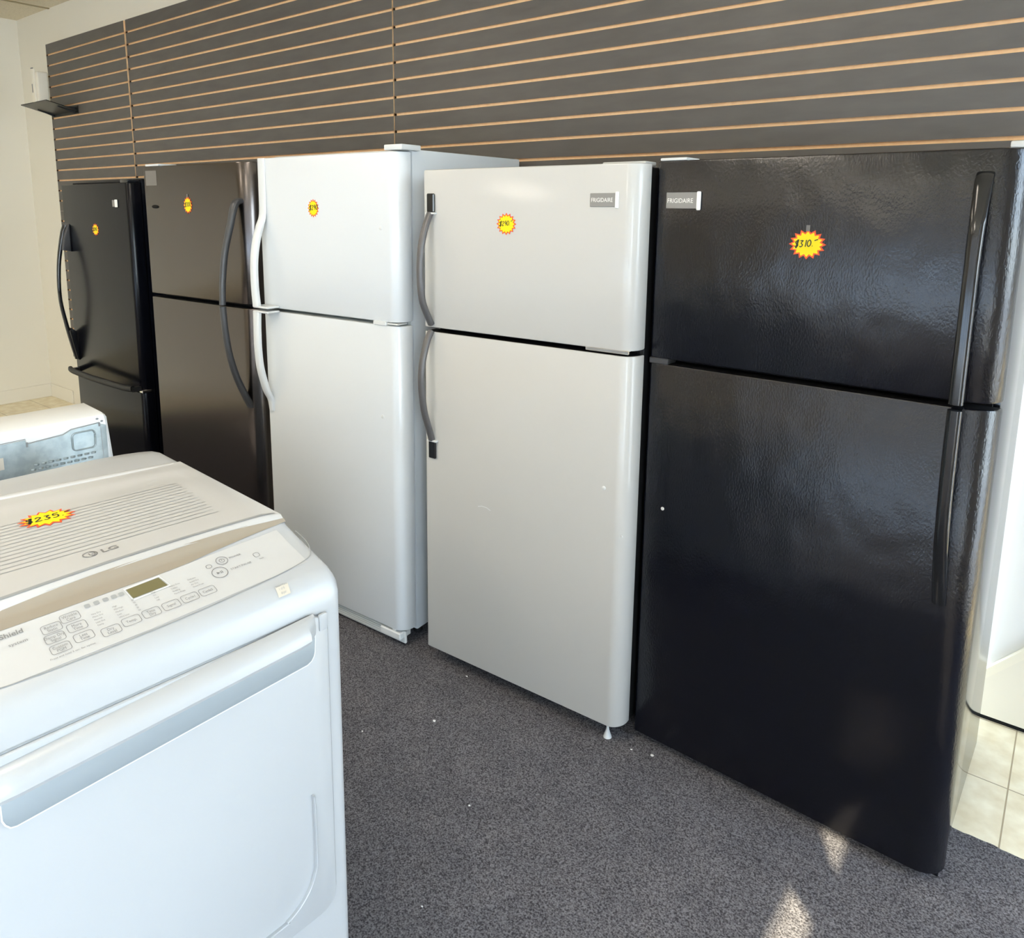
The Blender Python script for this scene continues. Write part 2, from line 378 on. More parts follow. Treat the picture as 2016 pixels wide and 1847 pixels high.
for poly in (((4.56, -.64), (4.56, -.867), (4.608, -.867), (4.677, -.757), (4.615, -.64)), ((4.56, -.867), (4.56, -1.2), (4.60, -1.2), (4.608, -.867)),
             ((4.68, -.64), (4.677, -.757), (4.72, -.757), (4.72, -.64)), ((4.608, -.867), (4.671, -.927), (4.72, -.927), (4.72, -.757), (4.677, -.757)),
             ((4.671, -.927), (4.676, -.99), (4.72, -.99), (4.72, -.927)), ((4.676, -.99), (4.66, -1.2), (4.72, -1.2), (4.72, -.99))):
    slab([P_(*p) for p in poly])
bmesh.ops.triangulate(bm, faces=bm.faces)
link('sun_blocker', bm, M['sun_blocker'], smooth=False)['kind'] = 'structure'

# added fill lights shaped as ceiling troffers, all behind or above the picture
for lx, ly, wh in ((.98, -2.44, 'over the far refrigerators'), (3.42, -2.44, 'over the dryer'), (.98, -4.88, 'at the far front of the shop'), (3.42, -4.88, 'at the near front of the shop')):
    t = empty('added_fill_light', (lx, ly, ZC))
    bm = bmesh.new(); box(bm, -.30, .30, -.60, .60, -.020, -.002, .002, 1); link('frame', bm, M['whitepl'], t)
    bm = bmesh.new(); box(bm, -.27, .27, -.57, .57, -.024, -.021); link('diffuser', bm, M['fill_lamp'], t, smooth=False)
    tag(t, 'added warm white troffer fill light ' + wh, 'ceiling light', 'added fill lights')

# carpet: everything but the tiled strip behind it, frayed edge
bm = bmesh.new()
edge = [(4.80, .012), (4.80, -.424)]
x = 4.80
while x < XR - .1:
    edge.append((x, -.424 - .012 * (x - 4.8) + random.uniform(-.003, .003))); x += random.uniform(.008, .03)
pts = [(-.6, .012)] + edge + [(XR - .02, -.44), (XR - .02, YF + .02), (-.6, YF + .02)]
prism(bm, pts, 0.0, .006)
tag(link('carpet', bm, M['carpet'], smooth=False), 'dark charcoal short pile carpet under the refrigerators', 'carpet')

# baseboards in the far corner
def board(name, x0, x1, y0, y1, h):
    bm = bmesh.new(); box(bm, x0, x1, y0, y1, 0, h, .003, 1); link(name, bm, M['wall'])['kind'] = 'structure'
board('baseboard_back', XL + .013, -1.33, YB - .012, YB - .0005, .11)
board('baseboard_left', XL + .0005, XL + .012, YF + .1, YB - .001, .11)
# bay at the end of the slat wall: sloping trim and dark foot of painted gap shade and grime
tdir = Vector((.1035, .1187)).normalized(); nrm = Vector((-tdir.y, tdir.x))
a, b = Vector((4.889 - .05, .161 - .057)) , Vector((5.55, .161 + .661 * tdir.y / tdir.x))
a = Vector((4.878, .149)); b = a + tdir * .95
bm = bmesh.new(); prism(bm, [a - nrm * .011, b - nrm * .011, b + nrm * .011, a + nrm * .011], YR - .022, YR - .0005, 0, axis='y')
link('trim_1', bm, M['trimw'], smooth=False)['kind'] = 'structure'
bm = bmesh.new(); prism(bm, [(XE + .003, .014), (XR - .01, .014), (XR - .01, (b.y + (XR - .01 - b.x) * 0)), (b.x, b.y), (a.x, a.y)], YR - .008, YR - .0005, 0, axis='y')
link('trim_3', bm, M['wall'], smooth=False)['kind'] = 'structure'
bm = bmesh.new(); box(bm, XE + .002, XR - .01, YR - .006, YR - .0005, .001, .013)
link('gap_shade_grime', bm, M['dark'], smooth=False)['kind'] = 'structure'

# ------------------------------------------------------------------ slat wall panels
SP = .0762; ZT = 2.7758
def slat_panel(x0, x1, ztop, rows, label, tp=0.0):
    """tp: how much farther left the right edge stands at the top than at the bottom"""
    g = .0058
    bm = bmesh.new(); t = .0195
    prof = [(0, ztop)]   # (y, z) front face at y=0, going down
    mats_ = []
    for k in range(1, rows + 1):
        zc = ztop - SP * k + (0 if k < 99 else 0)
        if k == rows: break
        prof += [(0, zc + g), (.0055, zc + g), (.0055, zc + .011), (.012, zc + .011), (.012, zc - .011), (.0055, zc - .011), (.0055, zc - g), (0, zc - g)]
    prof += [(0, ztop - SP * rows), (t, ztop - SP * rows), (t, ztop)]
    rings = [[bm.verts.new((x - (tp * (z - 1.4) / 1.4 if x == x1 else 0), y, z)) for y, z in prof] for x in (x0, x1)]
    n = len(prof)
    for i in range(n):
        j = (i + 1) % n
        f = bm.faces.new((rings[0][i], rings[0][j], rings[1][j], rings[1][i]))
        f.material_index = 0 if (prof[i][0] == 0 and prof[j][0] == 0) or max(prof[i][0], prof[j][0]) > .015 and False else 1
    for r in (rings[0][::-1], rings[1]):
        f = bm.faces.new(r); f.material_index = 1
    bmesh.ops.triangulate(bm, faces=[f for f in bm.faces if len(f.verts) > 4])
    o = link('slatwall_panel', bm, [M['slat'], M['mdf']], smooth=False)
    tag(o, label, 'wall panel', 'slat wall panels on the back wall')
e = .0016
H1 = ZT - 16 * SP
slat_panel(-1.2192, -.003, ZT, 16, 'charcoal slatwall panel holding the small black shelf, cut short beside the corner', .020)
slat_panel(e, 2.4384 - .002, ZT, 16, 'long upper charcoal slatwall panel above the grey and white refrigerators', .007)
slat_panel(2.4384 + e, 4.8768, ZT, 16, 'long upper charcoal slatwall panel above the silver and large black refrigerators')
slat_panel(-1.2192, -e, H1 - .001, 15, 'lower charcoal slatwall panel seen through the handle of the farthest black refrigerator')
slat_panel(e, 2.4384 - e, H1 - .001, 15, 'lower charcoal slatwall panel behind the grey and the taller white refrigerator')
slat_panel(2.4384 + e, 4.8768, H1 - .001, 15, 'lower charcoal slatwall panel behind the silver and large black refrigerators')

# ------------------------------------------------------------------ small shelf and device on the slat wall
t = empty('display_shelf', (-.985, 0, 2.27))
bm = bmesh.new()
A0, A1, D0, D1 = Vector((-.222, -.002, -.004)), Vector((.222, -.002, -.004)), Vector((-.222, -.212, .047)), Vector((.222, -.214, .047))
th = Vector((0, 0, .006))
vs = [bm.verts.new(p) for p in (A0, A1, D1, D0, A0 + th, A1 + th, D1 + th, D0 + th)]
for f in ((0, 1, 2, 3), (7, 6, 5, 4), (0, 4, 5, 1), (1, 5, 6, 2), (2, 6, 7, 3), (3, 7, 4, 0)): bm.faces.new([vs[i] for i in f])
link('shelf_plate', bm, M['glassdark'], t, smooth=False)
bm = bmesh.new(); box(bm, -.222, .222, -.004, -.001, -.022, .035); link('shelf_lip', bm, M['glassdark'], t, smooth=False)
for x in (-.17, .17):
    bm = bmesh.new(); prism(bm, [(-.001, -.02), (-.001, .03), (-.12, .027), (-.12, .020)], x - .004, x + .004, axis='x'); link('bracket', bm, M['blackmt'], t, smooth=False)
tag(t, 'small black acrylic shelf hooked on the slat wall near the corner', 'shelf')
t = empty('wall_sensor', (-.945, -.165, 2.3145)); t.scale = (1, 1, 1.3)
bm = bmesh.new(); box(bm, -.045, .045, -.04, .035, .0, .165, .012, 3); link('housing', bm, M['wall'], t)
bm = bmesh.new(); box(bm, -.040, .015, -.052, -.039, .005, .18, .006, 2); link('front_cover', bm, M['wall'], t)
bm = bmesh.new(); box(bm, -.022, -.010, -.0535, -.0515, .055, .10); link('display_slot', bm, M['print_'], t, smooth=False)
bm = bmesh.new(); box(bm, -.035, -.008, -.047, -.040, .180, .186); link('top_vent', bm, M['print_'], t, smooth=False)
tag(t, 'cream white boxy sensor device standing on the small black shelf', 'device')

# ------------------------------------------------------------------ refrigerators
def door_profile(w, t, rl, rr):
    p = [(0, t)] + [(rl[0] - rl[0] * math.cos(a), rl[1] - rl[1] * math.sin(a)) for a in [math.pi / 2 * i / 8 for i in range(9)]]
    p += [(w - rr[0] + rr[0] * math.sin(a), rr[1] - rr[1] * math.cos(a)) for a in [math.pi / 2 * i / 10 for i in range(11)]] + [(w, t)]
    out = [p[0]]
    for q in p[1:]:
        if (Vector(q) - Vector(out[-1])).length > 1e-5: out.append(q)
    return out
def fridge(name, x, y, rz, w, top, seam, bot, mdoor, mcab, mgsk, rl, rr, gap=.014, t=.062, cabtop=None, label=''):
    r = empty(name, (x, y, .006), rz); z_ = -.006
    D = -y - .03 - abs(rz) * w - .01
    ct = (cabtop or top - .008) + z_
    bm = bmesh.new(); box(bm, .006, w - .006, t + .014, D, .045, ct, .006, 2); link('cabinet', bm, mcab, r)
    bm = bmesh.new(); box(bm, .02, w - .02, t - .002, t + .016, bot + z_ + .01, ct - .012); link('gasket', bm, mgsk, r, smooth=False)
    prof = door_profile(w, t, rl, rr)
    bm = bmesh.new(); prism(bm, prof, seam + gap / 2 + z_, top + z_, .005, cap=1); fd = link('freezer_door', bm, [mdoor, mgsk], r)
    bm = bmesh.new(); prism(bm, prof, bot + z_, seam - gap / 2 + z_, .0035, cap=1); rd = link('fridge_door', bm, [mdoor, mgsk], r)
    for sx_ in (.05, w - .05):
        for sy_ in (.13, D - .06):
            bm = bmesh.new(); lathe(bm, [(.016, 0), (.018, .006), (.012, .012), (.012, .05)], sx_, sy_); link('foot', bm, M['blackmt'], r)
    tag(r, label, 'refrigerator', 'used refrigerators lined up along the slat wall')
    return r, fd, rd
def hinge_cover(r, x0, x1, y0, y1, z, h, m):
    bm = bmesh.new(); box(bm, x0, x1, y0, y1, z, z + h, .004, 2); return link('hinge_cover', bm, m, r)
def grille(r, w, y, z0, z1, m, n=0):
    bm = bmesh.new(); box(bm, .015, w - .015, y, y + .012, z0, z1, .003, 1)
    for k in range(n): box(bm, .05, w - .09, y - .002, y + .001, z0 + .006 + k * .008, z0 + .009 + k * .008, mi=1)
    return link('kick_grille', bm, [m, M['whitegsk']], r)
def plug(r, x, z, m, rad=.006):
    bm = bmesh.new()
    R = [(rad, 0), (rad, .0015), (rad * .6, .003)]
    rings = [[bm.verts.new((x + q * math.cos(2 * math.pi * k / 12), -h, z + q * math.sin(2 * math.pi * k / 12))) for k in range(12)] for q, h in R]
    for a, b in zip(rings, rings[1:]):
        for k in range(12): bm.faces.new((a[k], a[(k + 1) % 12], b[(k + 1) % 12], b[k]))
    bm.faces.new(rings[-1])
    return link('plug', bm, m, r)
def oncanvas(x, z, y=-.0012): return lambda a, b: Vector((a, y, b))
def price(parent_root, x, z, rx, rz_, txt, label, n=15, rot=0.0, tape=True, h=.016, inkw=.0022, yoff=-.0012):
    """sticker is its own thing, placed in the world on the door's face"""
    o = empty('tmp', (0, 0, 0)); bpy.data.objects.remove(o)
    c, s2 = math.cos(parent_root.rotation_euler.z), math.sin(parent_root.rotation_euler.z)
    L = parent_root.location
    wx, wy = L.x + c * x - s2 * yoff, L.y + s2 * x + c * yoff
    bm = bmesh.new()
    for lay, (k, mi, y) in enumerate(((1.0, 0, 0.0), (.86, 1, -.0006))):
        o_, i_ = [], []
        for j in range(2 * n):
            a = math.pi * j / n + rot; f = (1.0 if j % 2 == 0 else .77) * k
            if mi == 1: f = (.97 if j % 2 == 0 else .76) * k
            o_.append(bm.verts.new((rx * f * math.cos(a), y, rz_ * f * math.sin(a))))
            i_.append(bm.verts.new((rx * f * math.cos(a), y + .0005, rz_ * f * math.sin(a))))
        cv = bm.verts.new((0, y, 0))
        for j in range(2 * n):
            q = (j + 1) % (2 * n)
            bm.faces.new((o_[j], o_[q], cv)).material_index = mi
            bm.faces.new((o_[j], i_[j], i_[q], o_[q])).material_index = mi
    st = link('price_sticker', bm, [M['red'], M['yellow']], smooth=False)
    st.location = (wx, wy, z); st.rotation_euler = (0, 0, parent_root.rotation_euler.z)
    tag(st, label, 'price sticker', 'starburst price stickers')
    bm = bmesh.new(); handwrite(bm, txt, h, -rx * .68, -h * .35, lambda a, b: Vector((a, -.0012, b + a * .08)), inkw)
    link('handwritten_price', bm, M['ink'], st, smooth=False)
    if tape:
        bm = bmesh.new(); box(bm, -.005, .004, -.0009, .0002, rz_ * .85, rz_ * 1.25); link('tape', bm, M['tape'], st, smooth=False)
    return st

# 1 farthest black, bottom freezer
r1, fd, rd = fridge('refrigerator', .36, -.632, -.007, .80, 1.712, .618, .06, M['blackfar'], M['blackfar'], M['dark'], (.012, .02), (.030, .040), cabtop=1.735,
    label='black bottom freezer refrigerator farthest away beside the plain wall')
fd.name = 'fridge_door'; rd.name = 'freezer_drawer_front'
hinge_cover(r1, .70, .78, .01, .10, 1.712 - .006, .018, M['blackgl'])
bm = bmesh.new(); P = spline([(.035, -.004, 1.475), (.035, -.030, 1.415), (.035, -.062, 1.25), (.035, -.071, 1.07), (.035, -.052, .92), (.035, -.024, .78), (.035, -.002, .70)])
sweep(bm, P, [.020, .016, .013, .013, .013, .016, .018], [.020, .012, .010, .009, .010, .012, .016]); link('handle', bm, M['blackgl'], fd)
bm = bmesh.new(); prism(bm, [(.0, 1.49), (-.012, 1.47), (-.035, 1.41), (-.045, 1.34), (-.002, 1.33)], .015, .075, .004, axis='x'); link('handle_mount', bm, M['charcoal'], fd)
bm = bmesh.new(); prism(bm, [(.0, .69), (-.012, .70), (-.045, .87), (-.03, .885), (-.002, .86)], .018, .058, .004, axis='x'); link('handle_mount', bm, M['blackgl'], fd)
bm = bmesh.new(); sweep(bm, spline([(.02, -.045, .640), (.10, -.052, .634), (.40, -.055, .630), (.70, -.052, .632), (.78, -.045, .636)]), .016, .012, side=Vector((0, 0, 1)))
for x in (.03, .77): box(bm, x - .015, x + .015, -.045, .002, .618, .642)
link('handle', bm, M['blackmt'], rd)
bm = bmesh.new(); box(bm, .625, .682, -.004, .0, 1.585, 1.62, .0015, 1, mi=0); box(bm, .655, .684, -.005, -.0035, 1.583, 1.622, .001, 1, mi=1)
link('badge', bm, [M['badge'], M['badgel']], fd)
bm = bmesh.new(); box(bm, .77, .80, -.004, .05, .606, .622, .003, 1); link('hinge', bm, M['chrome'], r1)
price(r1, .402, 1.468, .040, .034, '$240', 'small yellow price sticker on the farthest black refrigerator', n=12, tape=False, h=.018, inkw=.003)

# 2 dark stainless
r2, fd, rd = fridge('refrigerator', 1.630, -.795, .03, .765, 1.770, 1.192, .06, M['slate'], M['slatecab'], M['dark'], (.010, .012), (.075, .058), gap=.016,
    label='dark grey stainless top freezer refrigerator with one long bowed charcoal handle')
hinge_cover(r2, .02, .13, .0, .09, 1.764, .010, M['whitepl'])
for nm, d_, pts, w_ in (('up', fd, [(.705, .012, 1.612), (.705, -.020, 1.595), (.705, -.050, 1.500), (.705, -.078, 1.400), (.705, -.094, 1.290), (.705, -.099, 1.203)], [.022, .019, .015, .013, .012, .012]),
                      ('low', rd, [(.705, -.099, 1.197), (.705, -.094, 1.100), (.705, -.080, 1.000), (.705, -.052, .900), (.705, -.015, .815), (.705, .010, .765)], [.012, .012, .013, .015, .018, .022])):
    bm = bmesh.new(); sweep(bm, spline(pts), w_, .012); link('handle', bm, M['charcoal'], d_)
bm = bmesh.new(); prism(bm, [(.085 + .026 * math.cos(a * .3926991), 1.587 + .008 * math.sin(a * .3926991)) for a in range(16)], -.003, .001, .001, axis='y'); link('badge', bm, M['dark'], fd)
bm = bmesh.new(); box(bm, .02, .11, -.0008, .0002, 1.68, 1.745); link('tape', bm, M['tape'], fd, smooth=False)
price(r2, .345, 1.600, .033, .037, '$300', 'small yellow price sticker on the dark grey stainless refrigerator', n=14, h=.018, inkw=.0028)

# 3 white, tallest
r3, fd, rd = fridge('refrigerator', 2.500, -.796, .045, .722, 1.775, 1.202, .072, M['white'], M['white'], M['whitegsk'], (.012, .015), (.048, .055), gap=.012, cabtop=1.785,
    label='tall white top freezer refrigerator between the grey and the silver ones')
hinge_cover(r3, .655, .735, .005, .10, 1.773, .018, M['whitepl'])
bm = bmesh.new(); box(bm, .60, .66, -.006, .03, 1.190, 1.204, .002, 1); box(bm, .66, .71, .0, .05, 1.194, 1.200, .002, 1); link('hinge', bm, M['whitepl'], r3)
P = spline([(.028, -.002, 1.768), (.028, -.003, 1.66), (.028, -.006, 1.56), (.028, -.022, 1.515), (.028, -.042, 1.456), (.028, -.055, 1.38), (.028, -.057, 1.29), (.028, -.052, 1.212)])
bm = bmesh.new(); sweep(bm, P, [.020, .020, .020, .020, .019, .018, .018, .020], [.006, .006, .006, .010, .011, .011, .011, .011])
box(bm, .010, .100, -.060, .0, 1.206, 1.214, .003, 1); box(bm, .0205, .025, -.0095, -.0075, 1.596, 1.600); link('handle', bm, M['whitepl'], fd)
P = spline([(.028, -.052, 1.192), (.028, -.055, 1.12), (.028, -.055, 1.04), (.028, -.048, .965), (.028, -.026, .88), (.028, -.006, .835), (.028, -.003, .788)])
bm = bmesh.new(); sweep(bm, P, [.020, .018, .018, .018, .018, .016, .012], [.011, .011, .011, .011, .011, .010, .006])
box(bm, .010, .100, -.060, .0, 1.188, 1.196, .003, 1); link('handle', bm, M['whitepl'], rd)
plug(fd, .640, 1.520, M['whitepl'], .007); plug(rd, .633, .865, M['whitepl'], .007)
grille(r3, .722, .02, .010, .058, M['whitepl'], 5)
bm = bmesh.new(); box(bm, .60, .70, -.002, .06, .030, .058, .004, 1); box(bm, .655, .672, .005, .03, .052, .072, .002, 1); link('hinge', bm, M['whitepl'], r3)
price(r3, .309, 1.590, .030, .033, '$290', 'small yellow price sticker on the tall white refrigerator', n=16, tape=False, h=.017, inkw=.0026)

# 4 silver
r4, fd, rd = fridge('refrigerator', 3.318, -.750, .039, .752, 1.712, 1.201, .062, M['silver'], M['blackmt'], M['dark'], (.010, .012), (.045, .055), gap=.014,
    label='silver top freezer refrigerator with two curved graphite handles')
hinge_cover(r4, .60, .73, .07, .14, 1.700, .014, M['whitepl'])
def strap(d_, pts, ring_z, cap0, cap1):
    bm = bmesh.new(); sweep(bm, spline(pts), .0115, .009); h = link('handle', bm, M['handle_gray'], d_)
    bm = bmesh.new(); box(bm, .022, .052, -.010, .0, cap0, cap1, .003, 1); link('handle_cap', bm, M['blackgl'], h)
    bm = bmesh.new(); box(bm, .019, .058, -.013, .0, ring_z - .003, ring_z + .003, .001, 1); link('handle_ring', bm, M['whitepl'], h)
strap(fd, [(.034, -.006, 1.570), (.034, -.030, 1.525), (.034, -.050, 1.465), (.034, -.057, 1.385), (.034, -.048, 1.300), (.034, -.020, 1.240), (.034, -.004, 1.213)], 1.570, 1.573, 1.632)
strap(rd, [(.034, -.004, 1.190), (.034, -.026, 1.158), (.034, -.050, 1.087), (.034, -.055, 1.020), (.034, -.043, .932), (.034, -.020, .866), (.034, -.006, .822)], .820, .758, .817)
bm = bmesh.new(); box(bm, .604, .682, -.003, .0, 1.592, 1.628, .001, 1, mi=0); box(bm, .680, .690, -.005, .0, 1.588, 1.632, .0015, 1, mi=1)
bd = link('badge', bm, [M['badge'], M['badgel']], fd)
bm = bmesh.new(); text_into(bm, 'FRIGIDAIRE', .0155, .6075, 1.605, lambda a, b: Vector((a, -.0036, b)), sx=.83); link('lettering', bm, M['badgel'], bd, smooth=False)
plug(rd, .674, .80, M['whitepl']); plug(rd, .735, .67, M['whitepl'], .004)
bm = bmesh.new(); ribbon(bm, [(.225, .632), (.24, .637), (.26, .636), (.275, .630)], .0025, lambda a, b: Vector((a, -.0006, b))); link('scratch', bm, M['whitepl'], rd, smooth=False)
bm = bmesh.new(); box(bm, .60, .735, .0, .06, 1.194, 1.205, .002, 1); link('hinge', bm, M['chrome'], r4)
bm = bmesh.new(); lathe(bm, [(.013, .0005), (.012, .004), (.006, .022), (.004, .03), (.004, .05), (.008, .056)], .700, .028); link('leveling_foot', bm, M['whitepl'], r4)
price(r4, .326, 1.547, .036, .033, '$290.-', 'yellow price sticker on the silver refrigerator', n=16, tape=False, h=.0135, inkw=.002)

# 5 nearest black
r5, fd, rd = fridge('refrigerator', 4.073, -.645, -.028, .815, 1.718, 1.180, .030, M['blacktex'], M['blackside'], M['dark'], (.012, .022), (.062, .058), gap=.014, cabtop=1.722,
    label='large black pebbled top freezer refrigerator nearest, beside the tiled strip')
hinge_cover(r5, .01, .085, .0, .08, 1.712, .008, M['whitepl'])
hinge_cover(r5, .775, .805, .02, .09, 1.712, .014, M['whitepl'])
bm = bmesh.new(); box(bm, .004, .06, -.002, .05, 1.166, 1.182, .002, 1); link('hinge', bm, M['charcoal'], r5)
P = spline([(.742, -.002, 1.662), (.742, -.018, 1.640), (.742, -.040, 1.560), (.742, -.048, 1.48), (.742, -.050, 1.36), (.742, -.050, 1.185)])
bm = bmesh.new(); sweep(bm, P, [.016, .017, .015, .014, .014, .014], [.006, .009, .011, .011, .011, .011]); box(bm, .732, .752, -.045, .002, 1.19, 1.215); link('handle', bm, M['blackgl'], fd)
P = spline([(.742, -.050, 1.172), (.742, -.050, 1.05), (.743, -.049, .95), (.745, -.044, .86), (.747, -.026, .78), (.748, -.004, .715)])
bm = bmesh.new(); sweep(bm, P, [.014, .014, .014, .014, .015, .014], [.011, .011, .011, .010, .009, .006]); box(bm, .732, .752, -.045, .002, 1.145, 1.17); link('handle', bm, M['blackgl'], rd)
bm = bmesh.new(); box(bm, .034, .122, -.003, .0, 1.588, 1.630, .001, 1, mi=0); box(bm, .120, .131, -.006, .0, 1.584, 1.632, .002, 1, mi=1)
bd = link('badge', bm, [M['badge'], M['badgel']], fd)
bm = bmesh.new(); text_into(bm, 'FRIGIDAIRE', .0165, .0375, 1.603, lambda a, b: Vector((a, -.0036, b)), sx=.87); link('lettering', bm, M['badgel'], bd, smooth=False)
plug(rd, .065, .752, M['whitepl'], .005)
bm = bmesh.new(); box(bm, .01, .805, .045, .060, .0, .028, .002, 1); link('kick_grille', bm, M['blackgl'], r5)
price(r5, .402, 1.512, .043, .036, '$310.-', 'yellow price sticker on the large black refrigerator', n=16, h=.016, inkw=.0024)

# ------------------------------------------------------------------ dryer (front to the right of the picture)
AD = math.radians(-5)
OD = (4.0604, -1.7533)
DW, DD = .600, .845
dr = empty('clothes_dryer', (OD[0], OD[1], .006), AD + math.pi / 2)
Z_ = -.006
HU = [0, .004, .012, .022, .035, .10, .165, .18, .70, .76, .80, .83, .845]
HZ = [.930, .950, .966, .976, .983, 1.000, 1.0185, 1.030, 1.030, 1.026, 1.014, .995, .965]
def hz(u):
    if u <= HU[0]: return HZ[0]
    for i in range(len(HU) - 1):
        if u <= HU[i + 1]:
            t_ = (u - HU[i]) / (HU[i + 1] - HU[i]); return HZ[i] + (HZ[i + 1] - HZ[i]) * t_
    return HZ[-1]
def strip_front(w):   # front edge of the sunken smoked strip (y as a function of -x)
    return .155 - .012 * min(1, max(0, w) / .25) if w < .25 else .143 - .004 * min(1, (w - .25) / .25)
# body shell
bm = bmesh.new(); rings = []
ws = [0, .0008, .003, .007, .013, .022, .04, .07, .12] + [.12 + (DW - .24) * k / 6 for k in range(1, 7)]
ws = ws + [DW - w for w in reversed(ws[:9])][1:]
ws = sorted(set(round(w, 5) for w in ws))
for w in ws:
    dmin = min(w, DW - w)
    r = .014; e_ = r - math.sqrt(max(0, r * r - (r - dmin) ** 2)) if dmin < r else 0
    R = .13; eb = R - math.sqrt(max(0, R * R - (R - dmin) ** 2)) if dmin < R else 0
    pr = [(e_, .03), (e_, .5), (e_, .90)]
    for u, z in zip(HU, HZ):
        uu = u
        if u > .7: uu = .7 + (u - .7) * max(0.02, (.145 - eb) / .145)
        if eb > .145: uu = min(u, .7)
        pr.append((max(e_, uu) if u < .3 else uu, z - e_))
    ub = pr[-1][0]
    pr += [(ub, .5), (ub, .03)]
    rings.append([bm.verts.new((-w, u, z + Z_)) for u, z in pr])
n = len(rings[0])
for a, b in zip(rings, rings[1:]):
    for i in range(n): bm.faces.new((a[i], a[(i + 1) % n], b[(i + 1) % n], b[i]))
bm.faces.new(rings[0]); bm.faces.new(rings[-1][::-1])
bmesh.ops.remove_doubles(bm, verts=bm.verts, dist=1e-5)
body = link('body', bm, M['drywhite'], dr, angle=50)
def ontop(a, b, lift=.0008): return Vector((a, b, hz(b) + lift + Z_))
def sheet(bm, front, back, nx, ny, x0, x1, lift, mi=0):
    """patch on top between y=front(w) and y=back(w)"""
    G = []
    for i in range(nx + 1):
        w = x0 + (x1 - x0) * i / nx; f, b = front(w), back(w)
        G.append([bm.verts.new(ontop(-w, f + (b - f) * j / ny, lift(w, j / ny))) for j in range(ny + 1)])
    for i in range(nx):
        for j in range(ny): bm.faces.new((G[i][j], G[i + 1][j], G[i + 1][j + 1], G[i][j + 1])).material_index = mi
# raised lid panel with front lip
def lidfront(w):
    Wp = [0, .1, .2, .3, .4, .5, .6]; Yp = [.169, .176, .180, .179, .174, .167, .160]
    i = min(5, max(0, int(w / .1))); t_ = (w - Wp[i]) / .1
    return Yp[i] + (Yp[i + 1] - Yp[i]) * t_
def lidback(w): return .600 + .06 * min(1, max(0, w) / .5)
def lift_(w, t_):
    e1 = min(1, t_ / .04) * min(1, (w - .004) / .03) * min(1, (DW - .004 - w) / .03)
    return .0004 + .0055 * max(0, min(1, e1)) * (1 if t_ < .86 else max(0, 1 - (t_ - .86) / .12)) - (.0040 * math.exp(-((t_ - .78) / .12) ** 2) if w > .03 else 0)
bm = bmesh.new(); sheet(bm, lidfront, lidback, 30, 40, .004, DW - .004, lift_)
lid = link('lid', bm, M['dryplastic'], dr, angle=60)
def onlid(a, b, up=.0004):
    w = -a; f, k_ = lidfront(w), lidback(w)
    return Vector((a, b, hz(b) + lift_(w, (b - f) / (k_ - f)) + up + Z_))
# bright bead along the back of the lid
bm = bmesh.new(); sweep(bm, spline([(-.02 - (DW - .04) * k / 10, .598 + .06 * min(1, (.02 + (DW - .04) * k / 10) / .5), 1.0303 + Z_) for k in range(11)], 2), [.006, .010, .011, .011, .011, .006], [.0006, .003, .0038, .004, .003, .0006], side=Vector((0, 1, 0)), n=12, sq=2)
link('lid_bead', bm, M['dryplastic'], lid)
# shallow groove parting the lid from its rounded front lip
bm = bmesh.new(); ribbon(bm, [(-.012 - (DW - .024) * k / 24, lidfront(.012 + (DW - .024) * k / 24) + .019) for k in range(25)], .0065, lambda a, b: onlid(a, b, .0006)); link('lid_groove', bm, M['groove'], lid, smooth=False)
# the ribs moulded in the lid
bm = bmesh.new()
for k in range(14):
    y = .262 + k * .0155; w0 = .085 + (.004 if k % 2 else 0) - .0012 * k
    ribbon(bm, [(-(w0 + (DW - .09 - w0) * j / 16), y + .012 * (j / 16)) for j in range(17)], .0020, lambda a, b: onlid(a, b, .0005))
link('rib_pattern', bm, M['print_l'], lid, smooth=False)
# the control fascia and its outline
bm = bmesh.new()
sheet(bm, lambda w: .055 - .014 * min(1, w / .3), lambda w: strip_front(w), 20, 6, .03, DW - .03, lambda w, t_: .0006)
fas = link('control_panel', bm, M['dryplastic'], dr, angle=60)
bm = bmesh.new()
out = spline([(-.002, .135, 0), (-.001, .105, 0), (-.008, .080, 0), (-.024, .062, 0), (-.078, .051, 0), (-.17, .043, 0), (-.268, .038, 0), (-.409, .037, 0), (-.500, .041, 0), (-.575, .052, 0)], 5)
ribbon(bm, [(p.x, p.y) for p in out], .0016, lambda a, b: ontop(a, b, .0012)); link('panel_seam', bm, M['groove'], dr, smooth=False)
# smoked strip
bm = bmesh.new(); sheet(bm, lambda w: .166 - (.166 - strip_front(w)) * min(1, max(0, (w - .003) / .20)), lambda w: max(.168, lidfront(w) + .003), 30, 6, .003, DW - .02, lambda w, t_: .0010)
link('smoked_strip', bm, M['bronze'], dr, angle=60)
# display
bm = bmesh.new()
for q, lift, mi in ((((-.304, .134), (-.302, .112), (-.248, .114), (-.253, .136)), .0016, 0),):
    bm.faces.new([bm.verts.new(ontop(a, b, lift)) for a, b in q])
link('display', bm, M['lcd'], fas, smooth=False)
bm = bmesh.new(); ribbon(bm, [(-.306, .136), (-.303, .109), (-.245, .112), (-.251, .139)], .0035, lambda a, b: ontop(a, b, .0014), closed=True); link('display_bezel', bm, M['whitepl'], fas, smooth=False)
